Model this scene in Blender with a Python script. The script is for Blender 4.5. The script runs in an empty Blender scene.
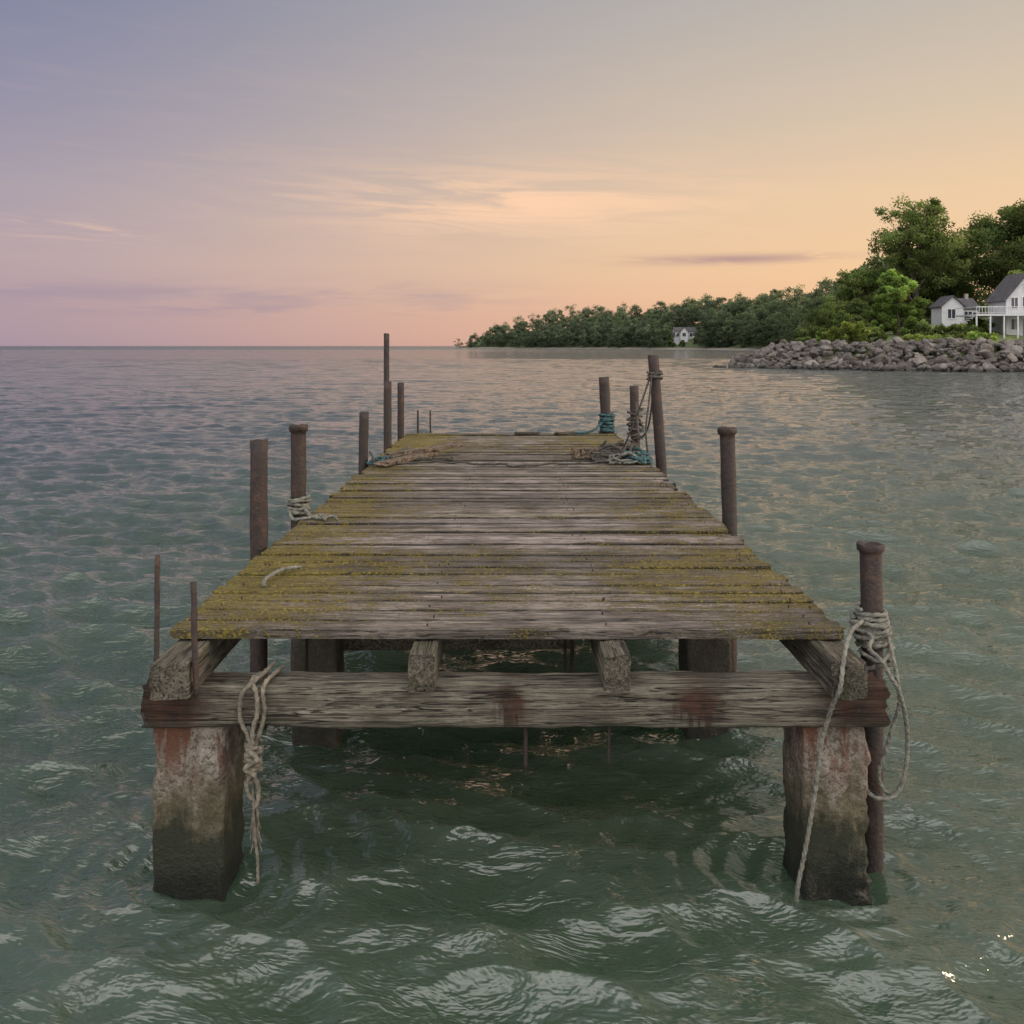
import bpy, math, random
import numpy as np
from mathutils import Vector, noise as mnoise
random.seed(7); R=np.random.RandomState(11)
scene=bpy.context.scene
scene.view_settings.view_transform='Standard'
scene.view_settings.look='None'
scene.view_settings.exposure=0
H=2.40

# ------------------------------------------------------------ node helpers
class NT:
    def __init__(s,nt): s.nt=nt
    def n(s,t,**k):
        nd=s.nt.nodes.new(t)
        for a,b in k.items(): setattr(nd,a,b)
        return nd
    def put(s,sock,v):
        if isinstance(v,bpy.types.NodeSocket): s.nt.links.new(v,sock)
        elif v is not None:
            if isinstance(v,(tuple,list)) and len(v)==3 and sock.type=='RGBA': v=(*v,1)
            sock.default_value=v
    def m(s,op,a,b=None,c=None,clamp=False):
        nd=s.n('ShaderNodeMath',operation=op,use_clamp=clamp)
        s.put(nd.inputs[0],a)
        if b is not None: s.put(nd.inputs[1],b)
        if c is not None: s.put(nd.inputs[2],c)
        return nd.outputs[0]
    def gauss(s,x,c,w):
        d=s.m('DIVIDE',s.m('SUBTRACT',x,c),w)
        return s.m('EXPONENT',s.m('MULTIPLY',s.m('MULTIPLY',d,d),-1.0))
    def sm(s,x,a,b,lo=0.0,hi=1.0):
        nd=s.n('ShaderNodeMapRange',interpolation_type='SMOOTHSTEP')
        s.put(nd.inputs[0],x); nd.inputs[1].default_value=a; nd.inputs[2].default_value=b
        nd.inputs[3].default_value=lo; nd.inputs[4].default_value=hi
        return nd.outputs[0]
    def mix(s,f,a,b,mode='MIX'):
        nd=s.n('ShaderNodeMix',data_type='RGBA',blend_type=mode)
        s.put(nd.inputs[0],f); s.put(nd.inputs[6],a); s.put(nd.inputs[7],b)
        return nd.outputs[2]
    def ramp(s,f,pts,interp='LINEAR'):
        nd=s.n('ShaderNodeValToRGB'); cr=nd.color_ramp; cr.interpolation=interp
        while len(cr.elements)<len(pts): cr.elements.new(0.5)
        for e,(p,c) in zip(cr.elements,pts): e.position=p; e.color=(*c,1)
        s.put(nd.inputs[0],f); return nd.outputs[0]
    def noise(s,vec,scale,detail=4,rough=0.55,dist=0.0):
        nd=s.n('ShaderNodeTexNoise'); s.put(nd.inputs['Vector'],vec)
        nd.inputs['Scale'].default_value=scale; nd.inputs['Detail'].default_value=detail
        nd.inputs['Roughness'].default_value=rough; nd.inputs['Distortion'].default_value=dist
        return nd.outputs['Fac']
    def ridge(s,n): return s.m('SUBTRACT',1.0,s.m('ABSOLUTE',s.m('SUBTRACT',s.m('MULTIPLY',n,2.0),1.0)))
    def scalev(s,vec,sc):
        nd=s.n('ShaderNodeVectorMath',operation='MULTIPLY'); s.put(nd.inputs[0],vec); nd.inputs[1].default_value=sc
        return nd.outputs[0]
    def addv(s,a,b):
        nd=s.n('ShaderNodeVectorMath',operation='ADD'); s.put(nd.inputs[0],a); s.put(nd.inputs[1],b)
        return nd.outputs[0]
    def sep(s,v):
        nd=s.n('ShaderNodeSeparateXYZ'); s.put(nd.inputs[0],v); return nd.outputs
    def comb(s,x,y,z):
        nd=s.n('ShaderNodeCombineXYZ'); s.put(nd.inputs[0],x); s.put(nd.inputs[1],y); s.put(nd.inputs[2],z); return nd.outputs[0]
    def bump(s,h,strength,dist,normal=None):
        nd=s.n('ShaderNodeBump'); nd.inputs['Strength'].default_value=strength; nd.inputs['Distance'].default_value=dist
        s.put(nd.inputs['Height'],h)
        if normal is not None: s.put(nd.inputs['Normal'],normal)
        return nd.outputs[0]
def srgb(r,g,b):
    return tuple(((c/255)/12.92 if c/255<=0.04045 else ((c/255+0.055)/1.055)**2.4) for c in (r,g,b))
def material(name):
    m=bpy.data.materials.new(name); m.use_nodes=True
    t=NT(m.node_tree); p=m.node_tree.nodes['Principled BSDF']
    return m,t,p

# ------------------------------------------------------------ world
w=bpy.data.worlds.new("World"); scene.world=w; w.use_nodes=True
t=NT(w.node_tree); bg=w.node_tree.nodes['Background']
tc=t.n('ShaderNodeTexCoord').outputs['Generated']
x,y,z=t.sep(tc)
el=t.m('MULTIPLY',t.m('ARCSINE',z),57.2958)
az=t.m('MULTIPLY',t.m('ARCTAN2',x,y),57.2958)
elc=t.m('MAXIMUM',el,0.0)
fac=t.m('POWER',t.m('DIVIDE',elc,90.0),0.5)
pos=[0,.149,.236,.316,.394,.483,.667,1]
Lc=[(162,145,160),(174,152,164),(182,162,169),(167,157,171),(146,144,167),(122,129,160),(140,150,170),(140,150,170)]
Rc=[(240,178,138),(248,194,148),(248,206,158),(240,206,166),(218,198,173),(192,184,174),(214,204,194),(200,198,198)]
rl=t.ramp(fac,[(p,srgb(*c)) for p,c in zip(pos,Lc)])
rr=t.ramp(fac,[(p,srgb(*c)) for p,c in zip(pos,Rc)])
sa=math.radians(50); sun_az=math.radians(86)
hl=t.m('SQRT',t.m('ADD',t.m('MULTIPLY',x,x),t.m('ADD',t.m('MULTIPLY',y,y),1e-5)))
dt=t.m('DIVIDE',t.m('ADD',t.m('MULTIPLY',x,math.sin(sa)),t.m('MULTIPLY',y,math.cos(sa))),hl)
mf=t.sm(dt,0.05,1.05)
base=t.mix(mf,rl,rr)
sl=t.m('ADD',el,t.m('MULTIPLY',az,0.05))
cv=t.comb(t.m('MULTIPLY',az,0.085),t.m('MULTIPLY',sl,0.88),0.0)
n1=t.noise(cv,1.0,7,0.62,1.0)
c1=t.m('MULTIPLY',t.m('MULTIPLY',t.gauss(az,1.0,12.0),t.gauss(el,9.0,1.9)),t.sm(n1,0.36,0.60))
c2=t.m('MULTIPLY',t.m('MULTIPLY',t.gauss(az,-26.5,4.0),t.gauss(el,6.7,0.6)),t.sm(n1,0.43,0.60))
c3=t.m('MULTIPLY',t.sm(n1,0.46,0.75),t.gauss(el,13,7))
cl=t.m('ADD',t.m('ADD',t.m('MULTIPLY',c1,1.0),t.m('MULTIPLY',c2,0.5)),t.m('MULTIPLY',c3,0.06),clamp=True)
base=t.mix(t.m('MULTIPLY',cl,0.9),base,srgb(255,211,175))
cv2=t.comb(t.m('MULTIPLY',az,0.13),t.m('MULTIPLY',el,1.1),3.3)
n2=t.noise(cv2,1.0,4,0.6,0.4)
d1=t.m('MULTIPLY',t.m('MULTIPLY',t.gauss(el,3.2,0.75),t.sm(az,6,-8)),t.sm(n2,0.34,0.62))
d0=t.m('MULTIPLY',t.gauss(el,2.2,0.35),t.m('MULTIPLY',t.gauss(az,-14,15),t.sm(n2,0.4,0.6)))
d2=t.m('MULTIPLY',t.m('MULTIPLY',t.gauss(el,5.35,0.30),t.gauss(az,13.5,6.0)),t.sm(n2,0.33,0.5))
base=t.mix(t.m('MULTIPLY',t.m('ADD',d1,d0,clamp=True),0.38),base,srgb(146,136,158))
base=t.mix(t.m('MULTIPLY',d2,0.75),base,srgb(170,136,142))
# unseen sky overhead and behind camera made extra bright, added to light the scene
base=t.mix(t.sm(el,66,84),base,(2.4,2.34,2.28))
backc=t.mix(t.sm(el,10,45),(1.65,1.56,1.48),(3.3,3.2,3.1))
base=t.mix(t.sm(y,-0.02,-0.42,0,0.96),base,backc)
sky=t.n('ShaderNodeTexSky',sky_type='NISHITA'); sky.sun_disc=False
sky.sun_elevation=math.radians(14); sky.sun_rotation=sun_az
sks=t.n('ShaderNodeVectorMath',operation='SCALE'); t.put(sks.inputs[0],sky.outputs[0]); sks.inputs[3].default_value=0.001
t.put(bg.inputs[0],t.addv(base,sks.outputs[0])); bg.inputs[1].default_value=1.0

sd=bpy.data.lights.new("sun","SUN"); sun=bpy.data.objects.new("sun",sd); scene.collection.objects.link(sun)
sd.energy=2.6; sd.angle=math.radians(16); sd.color=(1,0.79,0.58)
e_=math.radians(14); dvec=Vector((math.sin(sun_az)*math.cos(e_),math.cos(sun_az)*math.cos(e_),math.sin(e_)))
sun.rotation_euler=dvec.to_track_quat('Z','Y').to_euler(); sun.location=(40,40,30)

cam=bpy.data.cameras.new("camera"); co=bpy.data.objects.new("camera",cam); scene.collection.objects.link(co)
co.location=(0,0,H); co.rotation_euler=(math.radians(90),0,0)
cam.lens=31.64; cam.sensor_width=36; cam.shift_y=-166/1024; cam.clip_end=80000; cam.clip_start=0.05
scene.camera=co

# ------------------------------------------------------------ mesh helpers
def tag(o,label=None,category=None,kind=None,group=None):
    if label: o["label"]=label
    if category: o["category"]=category
    if kind: o["kind"]=kind
    if group: o["group"]=group
    return o
def empty(name,loc,**k):
    o=bpy.data.objects.new(name,None); o.location=loc; o.empty_display_size=0.2
    scene.collection.objects.link(o); return tag(o,**k)
def wl(o):
    l=Vector(o.location)
    while o.parent is not None: o=o.parent; l=l+Vector(o.location)
    return l
def mk(name,verts,faces,mat,parent=None,smooth=False,tint=None,origin=None,**k):
    V=np.asarray(verts,dtype=float)
    if origin is None: origin=(V[:,0].mean(),V[:,1].mean(),V[:,2].min())
    o3=np.array(origin,dtype=float)
    me=bpy.data.meshes.new(name)
    L=V-o3
    if isinstance(faces,np.ndarray):
        nf,k4=faces.shape
        me.vertices.add(len(L)); me.vertices.foreach_set('co',L.astype(np.float32).ravel())
        me.loops.add(nf*k4); me.loops.foreach_set('vertex_index',faces.astype(np.int32).ravel())
        me.polygons.add(nf); me.polygons.foreach_set('loop_start',(np.arange(nf)*k4).astype(np.int32))
        me.polygons.foreach_set('loop_total',np.full(nf,k4,dtype=np.int32))
        me.update(calc_edges=True)
    else:
        me.from_pydata([tuple(v) for v in L],[],[tuple(f) for f in faces]); me.update()
    if smooth: me.polygons.foreach_set('use_smooth',[True]*len(me.polygons))
    if tint is not None:
        a=me.color_attributes.new('tint','FLOAT_COLOR','POINT')
        T=np.ones((len(L),4),dtype=np.float32); T[:,:3]=np.asarray(tint)
        a.data.foreach_set('color',T.ravel())
    me.materials.append(mat)
    o=bpy.data.objects.new(name,me); scene.collection.objects.link(o)
    if parent is not None:
        o.parent=parent; o.location=Vector(origin)-wl(parent)
    else: o.location=origin
    return tag(o,**k)
class Geo:
    def __init__(s): s.v=[]; s.f=[]; s.t=[]
    def add(s,v,f,tint=None):
        b=len(s.v); s.v+= [tuple(p) for p in v]; s.f+=[tuple(i+b for i in q) for q in f]
        if tint is not None:
            s.t+= tint if isinstance(tint,list) else [tint]*len(v)
    def box(s,x0,x1,y0,y1,z0,z1,tint=None):
        s.add([(x0,y0,z0),(x1,y0,z0),(x1,y1,z0),(x0,y1,z0),(x0,y0,z1),(x1,y0,z1),(x1,y1,z1),(x0,y1,z1)],
              [(3,2,1,0),(4,5,6,7),(0,1,5,4),(1,2,6,5),(2,3,7,6),(3,0,4,7)],tint)
    def mk(s,name,mat,**k):
        return mk(name,s.v,s.f,mat,tint=(s.t if s.t else None),**k)
def loft(rings,caps=True):
    v=[];f=[];n=len(rings[0])
    for r in rings: v+=list(r)
    for i in range(len(rings)-1):
        for j in range(n):
            a=i*n+j;b=i*n+(j+1)%n
            f.append((a,b,b+n,a+n))
    if caps:
        f.append(tuple(range(n-1,-1,-1))); f.append(tuple((len(rings)-1)*n+j for j in range(n)))
    return v,f
def nz(p,s,seed=0.0):
    return mnoise.noise(Vector((p[0]*s+seed,p[1]*s+seed*1.7,p[2]*s-seed)))
def timber(axis,a0,a1,u0,u1,v0,v1,seg=30,side=5,bev=0.012,amp=0.006,seed=1.0,endjit=0.012,gs=(1.5,14)):
    prof=[]
    def ln(p,q,k): return [(p[0]+(q[0]-p[0])*i/k,p[1]+(q[1]-p[1])*i/k) for i in range(k)]
    b=bev
    cs=[(u0+b,v0),(u1-b,v0),(u1,v0+b),(u1,v1-b),(u1-b,v1),(u0+b,v1),(u0,v1-b),(u0,v0+b)]
    for i in range(8):
        prof+=ln(cs[i],cs[(i+1)%8],side if i%2==0 else 1)
    uc,vc=(u0+u1)/2,(v0+v1)/2
    rings=[]
    for i in range(seg+1):
        a=a0+(a1-a0)*i/seg; r=[]
        for (u,v) in prof:
            d=amp*(nz((a*gs[0],u*gs[1],v*gs[1]),1.0,seed)+0.6*nz((a*9,u*40,v*40),1.0,seed+5))
            l=math.hypot(u-uc,v-vc)+1e-6
            uu=u+(u-uc)/l*d; vv=v+(v-vc)/l*d; aa=a
            if i in(0,seg): aa=a+endjit*nz((u*25,v*25,seed),1.0,seed)*2
            r.append({'x':(aa,uu,vv),'y':(uu,aa,vv),'z':(uu,vv,aa)}[axis])
        rings.append(r)
    if axis=='y': rings=[r[::-1] for r in rings]
    return loft(rings)

# ------------------------------------------------------------ materials
def posn(t): return t.n('ShaderNodeNewGeometry').outputs['Position']
def wood_mat(name,stretch,dark,light,mossy=0.0,rust_x=None,attr=False,bumps=0.7,endgreen=False,crack=0.85):
    m,t,p=material(name); P=posn(t); X,Y,Z=t.sep(P)
    base=P
    if attr:
        A=t.n('ShaderNodeAttribute',attribute_name='tint').outputs['Color']
        ar,ag,ab=t.sep(A)
        base=t.addv(P,t.comb(t.m('MULTIPLY',ag,37.0),0.0,t.m('MULTIPLY',ag,11.0)))
    g=t.noise(t.scalev(base,stretch),1.0,6,0.78,0.05)
    g2=t.noise(t.scalev(base,tuple(a*2.6 for a in stretch)),1.0,3,0.65,0.0)
    cs_=tuple(a*(0.35 if a==min(stretch) else 0.6) for a in stretch)
    cr=t.noise(t.scalev(t.addv(base,(5.0,3.0,7.0)),cs_),1.0,2,0.5,0.0)
    bl=t.noise(P,3.2,4,0.6)
    c=t.ramp(g,[(0.34,tuple(a*0.5 for a in dark)),(0.44,tuple(a*0.55+b*0.45 for a,b in zip(dark,light))),(0.54,light),(0.68,tuple(min(1,a*1.5) for a in light))])
    c=t.mix(t.sm(g2,0.47,0.37,0,0.9),c,tuple(a*0.35 for a in dark))
    crk=t.m('ABSOLUTE',t.m('SUBTRACT',cr,0.5)); ck=t.sm(crk,0.020,0.002)
    ck=t.m('MULTIPLY',ck,t.sm(bl,0.40,0.50))
    c=t.mix(t.m('MULTIPLY',ck,crack),c,tuple(a*0.10 for a in dark))
    c=t.mix(t.sm(bl,0.45,0.68,0,0.5),c,tuple(a*0.75 for a in dark))
    if attr:
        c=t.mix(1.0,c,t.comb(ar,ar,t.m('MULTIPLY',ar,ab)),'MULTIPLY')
    hgt=t.m('SUBTRACT',t.m('ADD',g,t.m('MULTIPLY',g2,0.6)),t.m('MULTIPLY',ck,0.8))
    if mossy:
        mn=t.noise(t.scalev(P,(3.4,7.5,3.0)),1.0,8,0.84,0.3)
        mn2=t.noise(P,70.0,4,0.7)
        mask=t.m('MULTIPLY',t.gauss(Y,4.95,0.85),0.135)
        edge=t.m('ADD',t.m('MULTIPLY',t.sm(X,-0.40,-1.35),0.165),t.m('MULTIPLY',t.sm(X,0.3,1.2),0.100))
        mask=t.m('ADD',mask,edge)
        mask=t.m('ADD',mask,t.m('MULTIPLY',t.gauss(Y,11.4,1.7),0.13))
        mask=t.m('ADD',mask,t.m('MULTIPLY',t.gauss(Y,7.0,0.9),0.065))
        lo=t.m('ADD',mn,t.m('ADD',mask,t.m('MULTIPLY',t.m('SUBTRACT',mn2,0.5),0.7)))
        mm=t.sm(lo,0.62,0.74,0,0.88*mossy)
        mcol=t.ramp(mn2,[(0.3,(0.045,0.038,0.013)),(0.5,(0.155,0.122,0.025)),(0.68,(0.33,0.26,0.058))])
        c=t.mix(mm,c,mcol)
        hgt=t.m('ADD',hgt,t.m('MULTIPLY',mm,t.m('ADD',mn2,0.3)))
    if endgreen:
        mn=t.noise(P,7.0,5,0.7)
        c=t.mix(t.sm(mn,0.52,0.68,0,0.55),c,(0.05,0.06,0.024))
    if rust_x:
        rn=t.noise(t.scalev(P,(9,9,5)),1.0,5,0.7)
        rs_=t.noise(t.scalev(P,(38,38,2.5)),1.0,4,0.6)
        for (rx,rw,st,zc) in rust_x:
            gm=t.m('MULTIPLY',t.gauss(X,rx,rw),t.sm(rn,0.28,0.52,0,st))
            if zc: gm=t.m('MULTIPLY',gm,t.m('ADD',t.gauss(Z,zc,0.07),t.m('MULTIPLY',t.m('MULTIPLY',t.sm(Z,zc+0.02,zc-0.04),t.sm(rs_,0.40,0.58)),0.8)))
            c=t.mix(t.m('MINIMUM',t.m('MULTIPLY',gm,1.1),0.88),c,t.mix(t.sm(rn,0.4,0.65),(0.018,0.011,0.008),(0.055,0.022,0.013)))
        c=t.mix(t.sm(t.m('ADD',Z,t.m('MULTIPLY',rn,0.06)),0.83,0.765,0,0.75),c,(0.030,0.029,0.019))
    t.put(p.inputs['Base Color'],c); p.inputs['Roughness'].default_value=0.85
    p.inputs['Specular IOR Level'].default_value=0.25
    t.put(p.inputs['Normal'],t.bump(hgt,bumps,0.020))
    return m
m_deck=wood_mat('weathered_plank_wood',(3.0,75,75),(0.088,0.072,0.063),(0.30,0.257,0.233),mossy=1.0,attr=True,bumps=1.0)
m_beam=wood_mat('weathered_beam_wood',(1.8,52,52),(0.048,0.041,0.031),(0.175,0.157,0.124),rust_x=[(-0.01,0.055,1.3,0.87),(0.80,0.10,1.2,0.86),(-1.52,0.17,1.3,0),(1.55,0.17,1.3,0)],bumps=1.0,crack=0.97)
m_string=wood_mat('weathered_stringer_wood',(50,1.8,50),(0.030,0.026,0.020),(0.135,0.118,0.092),endgreen=True,bumps=1.0)
m_drift=wood_mat('driftwood',(20,20,20),(0.05,0.036,0.026),(0.165,0.122,0.086))

m_rust,t,p=material('rusty_steel'); P=posn(t)
n=t.noise(P,16,6,0.72); n2=t.noise(P,70,3,0.6); n3=t.noise(P,3.5,3,0.5)
c=t.ramp(n,[(0.3,(0.006,0.004,0.004)),(0.48,(0.018,0.009,0.007)),(0.62,(0.038,0.017,0.011)),(0.8,(0.085,0.044,0.029))])
c=t.mix(t.sm(n3,0.4,0.65,0,0.6),c,(0.014,0.011,0.010))
t.put(p.inputs['Base Color'],c); p.inputs['Roughness'].default_value=0.72
t.put(p.inputs['Normal'],t.bump(t.m('ADD',n,t.m('MULTIPLY',n2,0.5)),0.9,0.012))

m_conc,t,p=material('stained_concrete'); P=posn(t); X,Y,Z=t.sep(P)
n=t.noise(P,9,6,0.78); n2=t.noise(P,42,5,0.78); n3=t.noise(t.scalev(P,(14,14,1.8)),1.0,5,0.65); n4=t.noise(P,3.5,3,0.6)
c=t.ramp(n,[(0.32,(0.12,0.098,0.077)),(0.46,(0.25,0.215,0.175)),(0.62,(0.39,0.35,0.30))])
c=t.mix(t.sm(n2,0.52,0.40,0,0.85),c,(0.065,0.05,0.038))
c=t.mix(t.sm(n4,0.48,0.65,0,0.4),c,(0.16,0.115,0.08))
rs=t.m('MULTIPLY',t.sm(n3,0.46,0.58),t.sm(Z,0.38,0.70))
c=t.mix(t.m('MULTIPLY',rs,0.92),c,(0.12,0.038,0.015))
zz=t.m('ADD',Z,t.m('MULTIPLY',t.m('SUBTRACT',n3,0.5),0.55))
zz=t.m('ADD',zz,t.m('MULTIPLY',t.m('SUBTRACT',n,0.5),0.55))
c=t.mix(t.sm(zz,0.62,0.36,0,0.80),c,(0.095,0.078,0.034))
c=t.mix(t.sm(zz,0.42,0.22,0,0.96),c,(0.017,0.022,0.008))
c=t.mix(t.sm(Z,0.16,0.06,0,0.92),c,(0.006,0.008,0.005))
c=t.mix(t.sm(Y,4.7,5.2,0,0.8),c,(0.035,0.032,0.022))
t.put(p.inputs['Base Color'],c)
t.put(p.inputs['Roughness'],t.sm(Z,0.3,0.05,0.9,0.35))
t.put(p.inputs['Normal'],t.bump(t.m('ADD',n,t.m('MULTIPLY',n2,0.9)),1.0,0.05))

def rope_mat(name,a,b):
    m,t,p=material(name); P=posn(t); n=t.noise(P,38,4,0.65)
    t.put(p.inputs['Base Color'],t.ramp(n,[(0.3,a),(0.65,b)])); p.inputs['Roughness'].default_value=0.95
    t.put(p.inputs['Normal'],t.bump(t.noise(P,240,2),0.8,0.005)); return m
m_rope=rope_mat('frayed_tan_rope',(0.050,0.043,0.031),(0.185,0.162,0.125))
m_rope2=rope_mat('weathered_grey_rope',(0.050,0.052,0.043),(0.18,0.175,0.147))
m_teal=rope_mat('faded_teal_rope',(0.010,0.030,0.036),(0.035,0.085,0.092))
m_dkrope=rope_mat('dark_rope',(0.020,0.018,0.015),(0.08,0.07,0.06))

# water
m_water,t,p=material('lake_water'); P=posn(t); X,Y,Z=t.sep(P)
skew=t.comb(0.0,t.m('MULTIPLY',X,0.10),0.0)
Wv=t.addv(t.scalev(P,(0.42,1.0,1.0)),skew)
Wf=t.addv(t.scalev(P,(0.26,1.0,1.0)),skew)
r1_=t.ridge(t.noise(Wv,4.8,4,0.62,0.4)); r2_=t.ridge(t.noise(Wv,13.0,3,0.6,0.4))
r3_=t.ridge(t.noise(Wf,1.15,4,0.64,0.2)); b3=t.ridge(t.noise(Wf,0.27,4,0.64,0.2))
patch=t.sm(t.noise(P,0.45,2,0.5),0.35,0.62,0.75,1.1)
hh=t.m('ADD',t.m('MULTIPLY',r1_,t.sm(Y,10,45,0.044,0.018)),t.m('MULTIPLY',r2_,0.009))
hh=t.m('MULTIPLY',hh,patch)
hh=t.m('ADD',hh,t.m('ADD',t.m('MULTIPLY',t.m('MULTIPLY',r3_,0.17),t.sm(Y,9,40)),t.m('MULTIPLY',t.m('MULTIPLY',b3,1.1),t.sm(Y,55,200))))
nrm=t.bump(hh,1.0,1.0)
deep=t.mix(t.sm(Z,-0.07,0.10),(0.031,0.049,0.031),(0.046,0.066,0.048))  # crest translucency painted in: base colour lightens with wave height
deep=t.mix(t.sm(Y,6,26,0,0.9),deep,(0.031,0.043,0.046))
t.put(p.inputs['Base Color'],deep)
t.put(p.inputs['Roughness'],t.m('ADD',t.sm(Y,8,200,0.015,0.08),t.sm(Y,250,900,0.0,0.2))); p.inputs['IOR'].default_value=1.60
p.subsurface_method='BURLEY'
p.inputs['Subsurface Weight'].default_value=0.9
p.inputs['Subsurface Radius'].default_value=(0.9,1.5,1.1)
p.inputs['Subsurface Scale'].default_value=1.0
t.put(p.inputs['Normal'],nrm)

m_rock,t,p=material('riprap_stone'); P=posn(t); X,Y,Z=t.sep(P)
oi=t.n('ShaderNodeObjectInfo').outputs['Random']
n=t.noise(P,2.4,6,0.75); n5=t.noise(P,0.8,2,0.5)
c=t.ramp(n,[(0.3,(0.035,0.030,0.029)),(0.5,(0.105,0.093,0.087)),(0.68,(0.22,0.198,0.182))])
c=t.mix(t.sm(oi,0.2,1,0.0,0.85),c,(0.050,0.042,0.040))
c=t.mix(t.sm(oi,0.25,0.0,0.0,0.6),c,(0.25,0.22,0.195))
c=t.mix(t.sm(n5,0.5,0.6,0.0,0.4),c,(0.13,0.10,0.08))
c=t.mix(t.sm(Z,0.5,0.15,0,0.8),c,(0.025,0.025,0.022))
t.put(p.inputs['Base Color'],c); p.inputs['Roughness'].default_value=0.9
t.put(p.inputs['Normal'],t.bump(n,0.9,0.2))

m_land,t,p=material('grassy_ground'); P=posn(t); X,Y,Z=t.sep(P)
n=t.noise(P,0.7,7,0.72)
c=t.ramp(n,[(0.3,(0.050,0.070,0.020)),(0.55,(0.10,0.13,0.038)),(0.75,(0.17,0.17,0.07))])
c=t.mix(t.sm(Y,160,230,0,0.8),c,(0.04,0.06,0.02))
c=t.mix(t.sm(Z,1.6,0.9),c,(0.17,0.145,0.12))
t.put(p.inputs['Base Color'],c); p.inputs['Roughness'].default_value=0.95
t.put(p.inputs['Normal'],t.bump(n,1.0,0.4))

def leaf_mat(name,trans=0.48):
    m=bpy.data.materials.new(name); m.use_nodes=True; t=NT(m.node_tree)
    m.node_tree.nodes.remove(m.node_tree.nodes['Principled BSDF'])
    A=t.n('ShaderNodeAttribute',attribute_name='tint').outputs['Color']
    d=t.n('ShaderNodeBsdfDiffuse'); t.put(d.inputs[0],A)
    tr=t.n('ShaderNodeBsdfTranslucent'); t.put(tr.inputs[0],t.mix(1.0,A,(1.25,1.3,0.75),'MULTIPLY'))
    mx=t.n('ShaderNodeMixShader'); mx.inputs[0].default_value=trans
    t.put(mx.inputs[1],d.outputs[0]); t.put(mx.inputs[2],tr.outputs[0])
    t.put(m.node_tree.nodes['Material Output'].inputs[0],mx.outputs[0]); return m
m_leaf=leaf_mat('foliage')
m_bark,t,p=material('bark'); P=posn(t); n=t.noise(t.scalev(P,(6,6,1.2)),1.0,4)
t.put(p.inputs['Base Color'],t.ramp(n,[(0.3,(0.03,0.024,0.018)),(0.7,(0.10,0.08,0.06))])); p.inputs['Roughness'].default_value=0.95
def plain(name,col,rough=0.7,var=0.12,scale=1.5):
    m,t,p=material(name); P=posn(t); n=t.noise(P,scale,4)
    t.put(p.inputs['Base Color'],t.ramp(n,[(0.3,tuple(c*(1-var) for c in col)),(0.7,tuple(min(1,c*(1+var)) for c in col))]))
    p.inputs['Roughness'].default_value=rough; return m
m_white=plain('white_painted_siding',(0.42,0.42,0.44))
m_roof=plain('dark_shingles',(0.060,0.056,0.062),0.9,0.3)
m_glass=plain('dark_window_glass',(0.03,0.035,0.045),0.15)
m_trim=plain('white_trim',(0.50,0.50,0.51))
m_found=plain('foundation_stone',(0.22,0.2,0.18),0.9,0.3)

# ------------------------------------------------------------ water
def sst(a,b,x):
    u=np.clip((x-a)/(b-a),0,1); return u*u*(3-2*u)
def water():
    Ys=[1.2]
    while Ys[-1]<170: Ys.append(Ys[-1]+max(0.013,0.0040*Ys[-1]))
    while Ys[-1]<30000: Ys.append(Ys[-1]*1.02)
    Ys=np.array(Ys); nc=960
    u=np.linspace(-1,1,nc); u=np.sign(u)*(0.72*np.abs(u)+0.28*np.abs(u)**3)
    X=u[None,:]*(0.90*Ys[:,None]+1.8); Y=np.repeat(Ys[:,None],nc,1)
    g=np.maximum(np.gradient(Ys)[:,None],np.gradient(X,axis=1)*0.8)
    Z=np.zeros_like(X); DX=np.zeros_like(X); DY=np.zeros_like(X)
    N=110
    farb=1-0.12*sst(8,25,Y)+0.6*sst(50,120,Y)
    for i in range(N):
        lam=0.085*(7.0/0.085)**((i+R.rand())/N)
        th=math.radians(-99+R.randn()*(15 if lam>0.9 else 22))
        wgt=math.exp(-((math.log(lam/0.38))/1.00)**2)+0.17
        s=0.49*math.sqrt(2/N)*wgt
        a=s*lam/(2*math.pi); k=2*math.pi/lam
        dx,dy=math.cos(th),math.sin(th)
        fade=np.clip((lam/g-2.6)/3,0,1)
        mod=0.50+1.0*np.sin(X*k*0.11*math.cos(th+1.2)+Y*k*0.11*math.sin(th+1.2)+R.rand()*6.28)
        ph=k*(dx*X+dy*Y)+R.rand()*6.28+0.8*np.sin(0.23*k*(dy*X-dx*Y)+R.rand()*6.28)
        A=a*fade*mod*farb
        Z+=A*np.cos(ph); q=1.05
        DX-=q*A*dx*np.sin(ph); DY-=q*A*dy*np.sin(ph)
    for (px,py) in [(-1.40,4.08),(1.42,4.08)]:
        r=np.hypot(X-px,Y-py); Z+=0.0115*np.cos(2*np.pi*r/0.15+px)*np.exp(-np.maximum(r-.2,0)/0.65)*(r<5)
    V=np.stack([X+DX,Y+DY,Z],-1).reshape(-1,3)
    nr=len(Ys); idx=np.arange(nr*nc).reshape(nr,nc)
    F=np.stack([idx[:-1,:-1],idx[:-1,1:],idx[1:,1:],idx[1:,:-1]],-1).reshape(-1,4)
    mk('water',V,F,m_water,smooth=True,origin=(0,0,0),kind='structure',label='choppy green lake water reflecting the dusk sky',category='water')
water()

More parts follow.
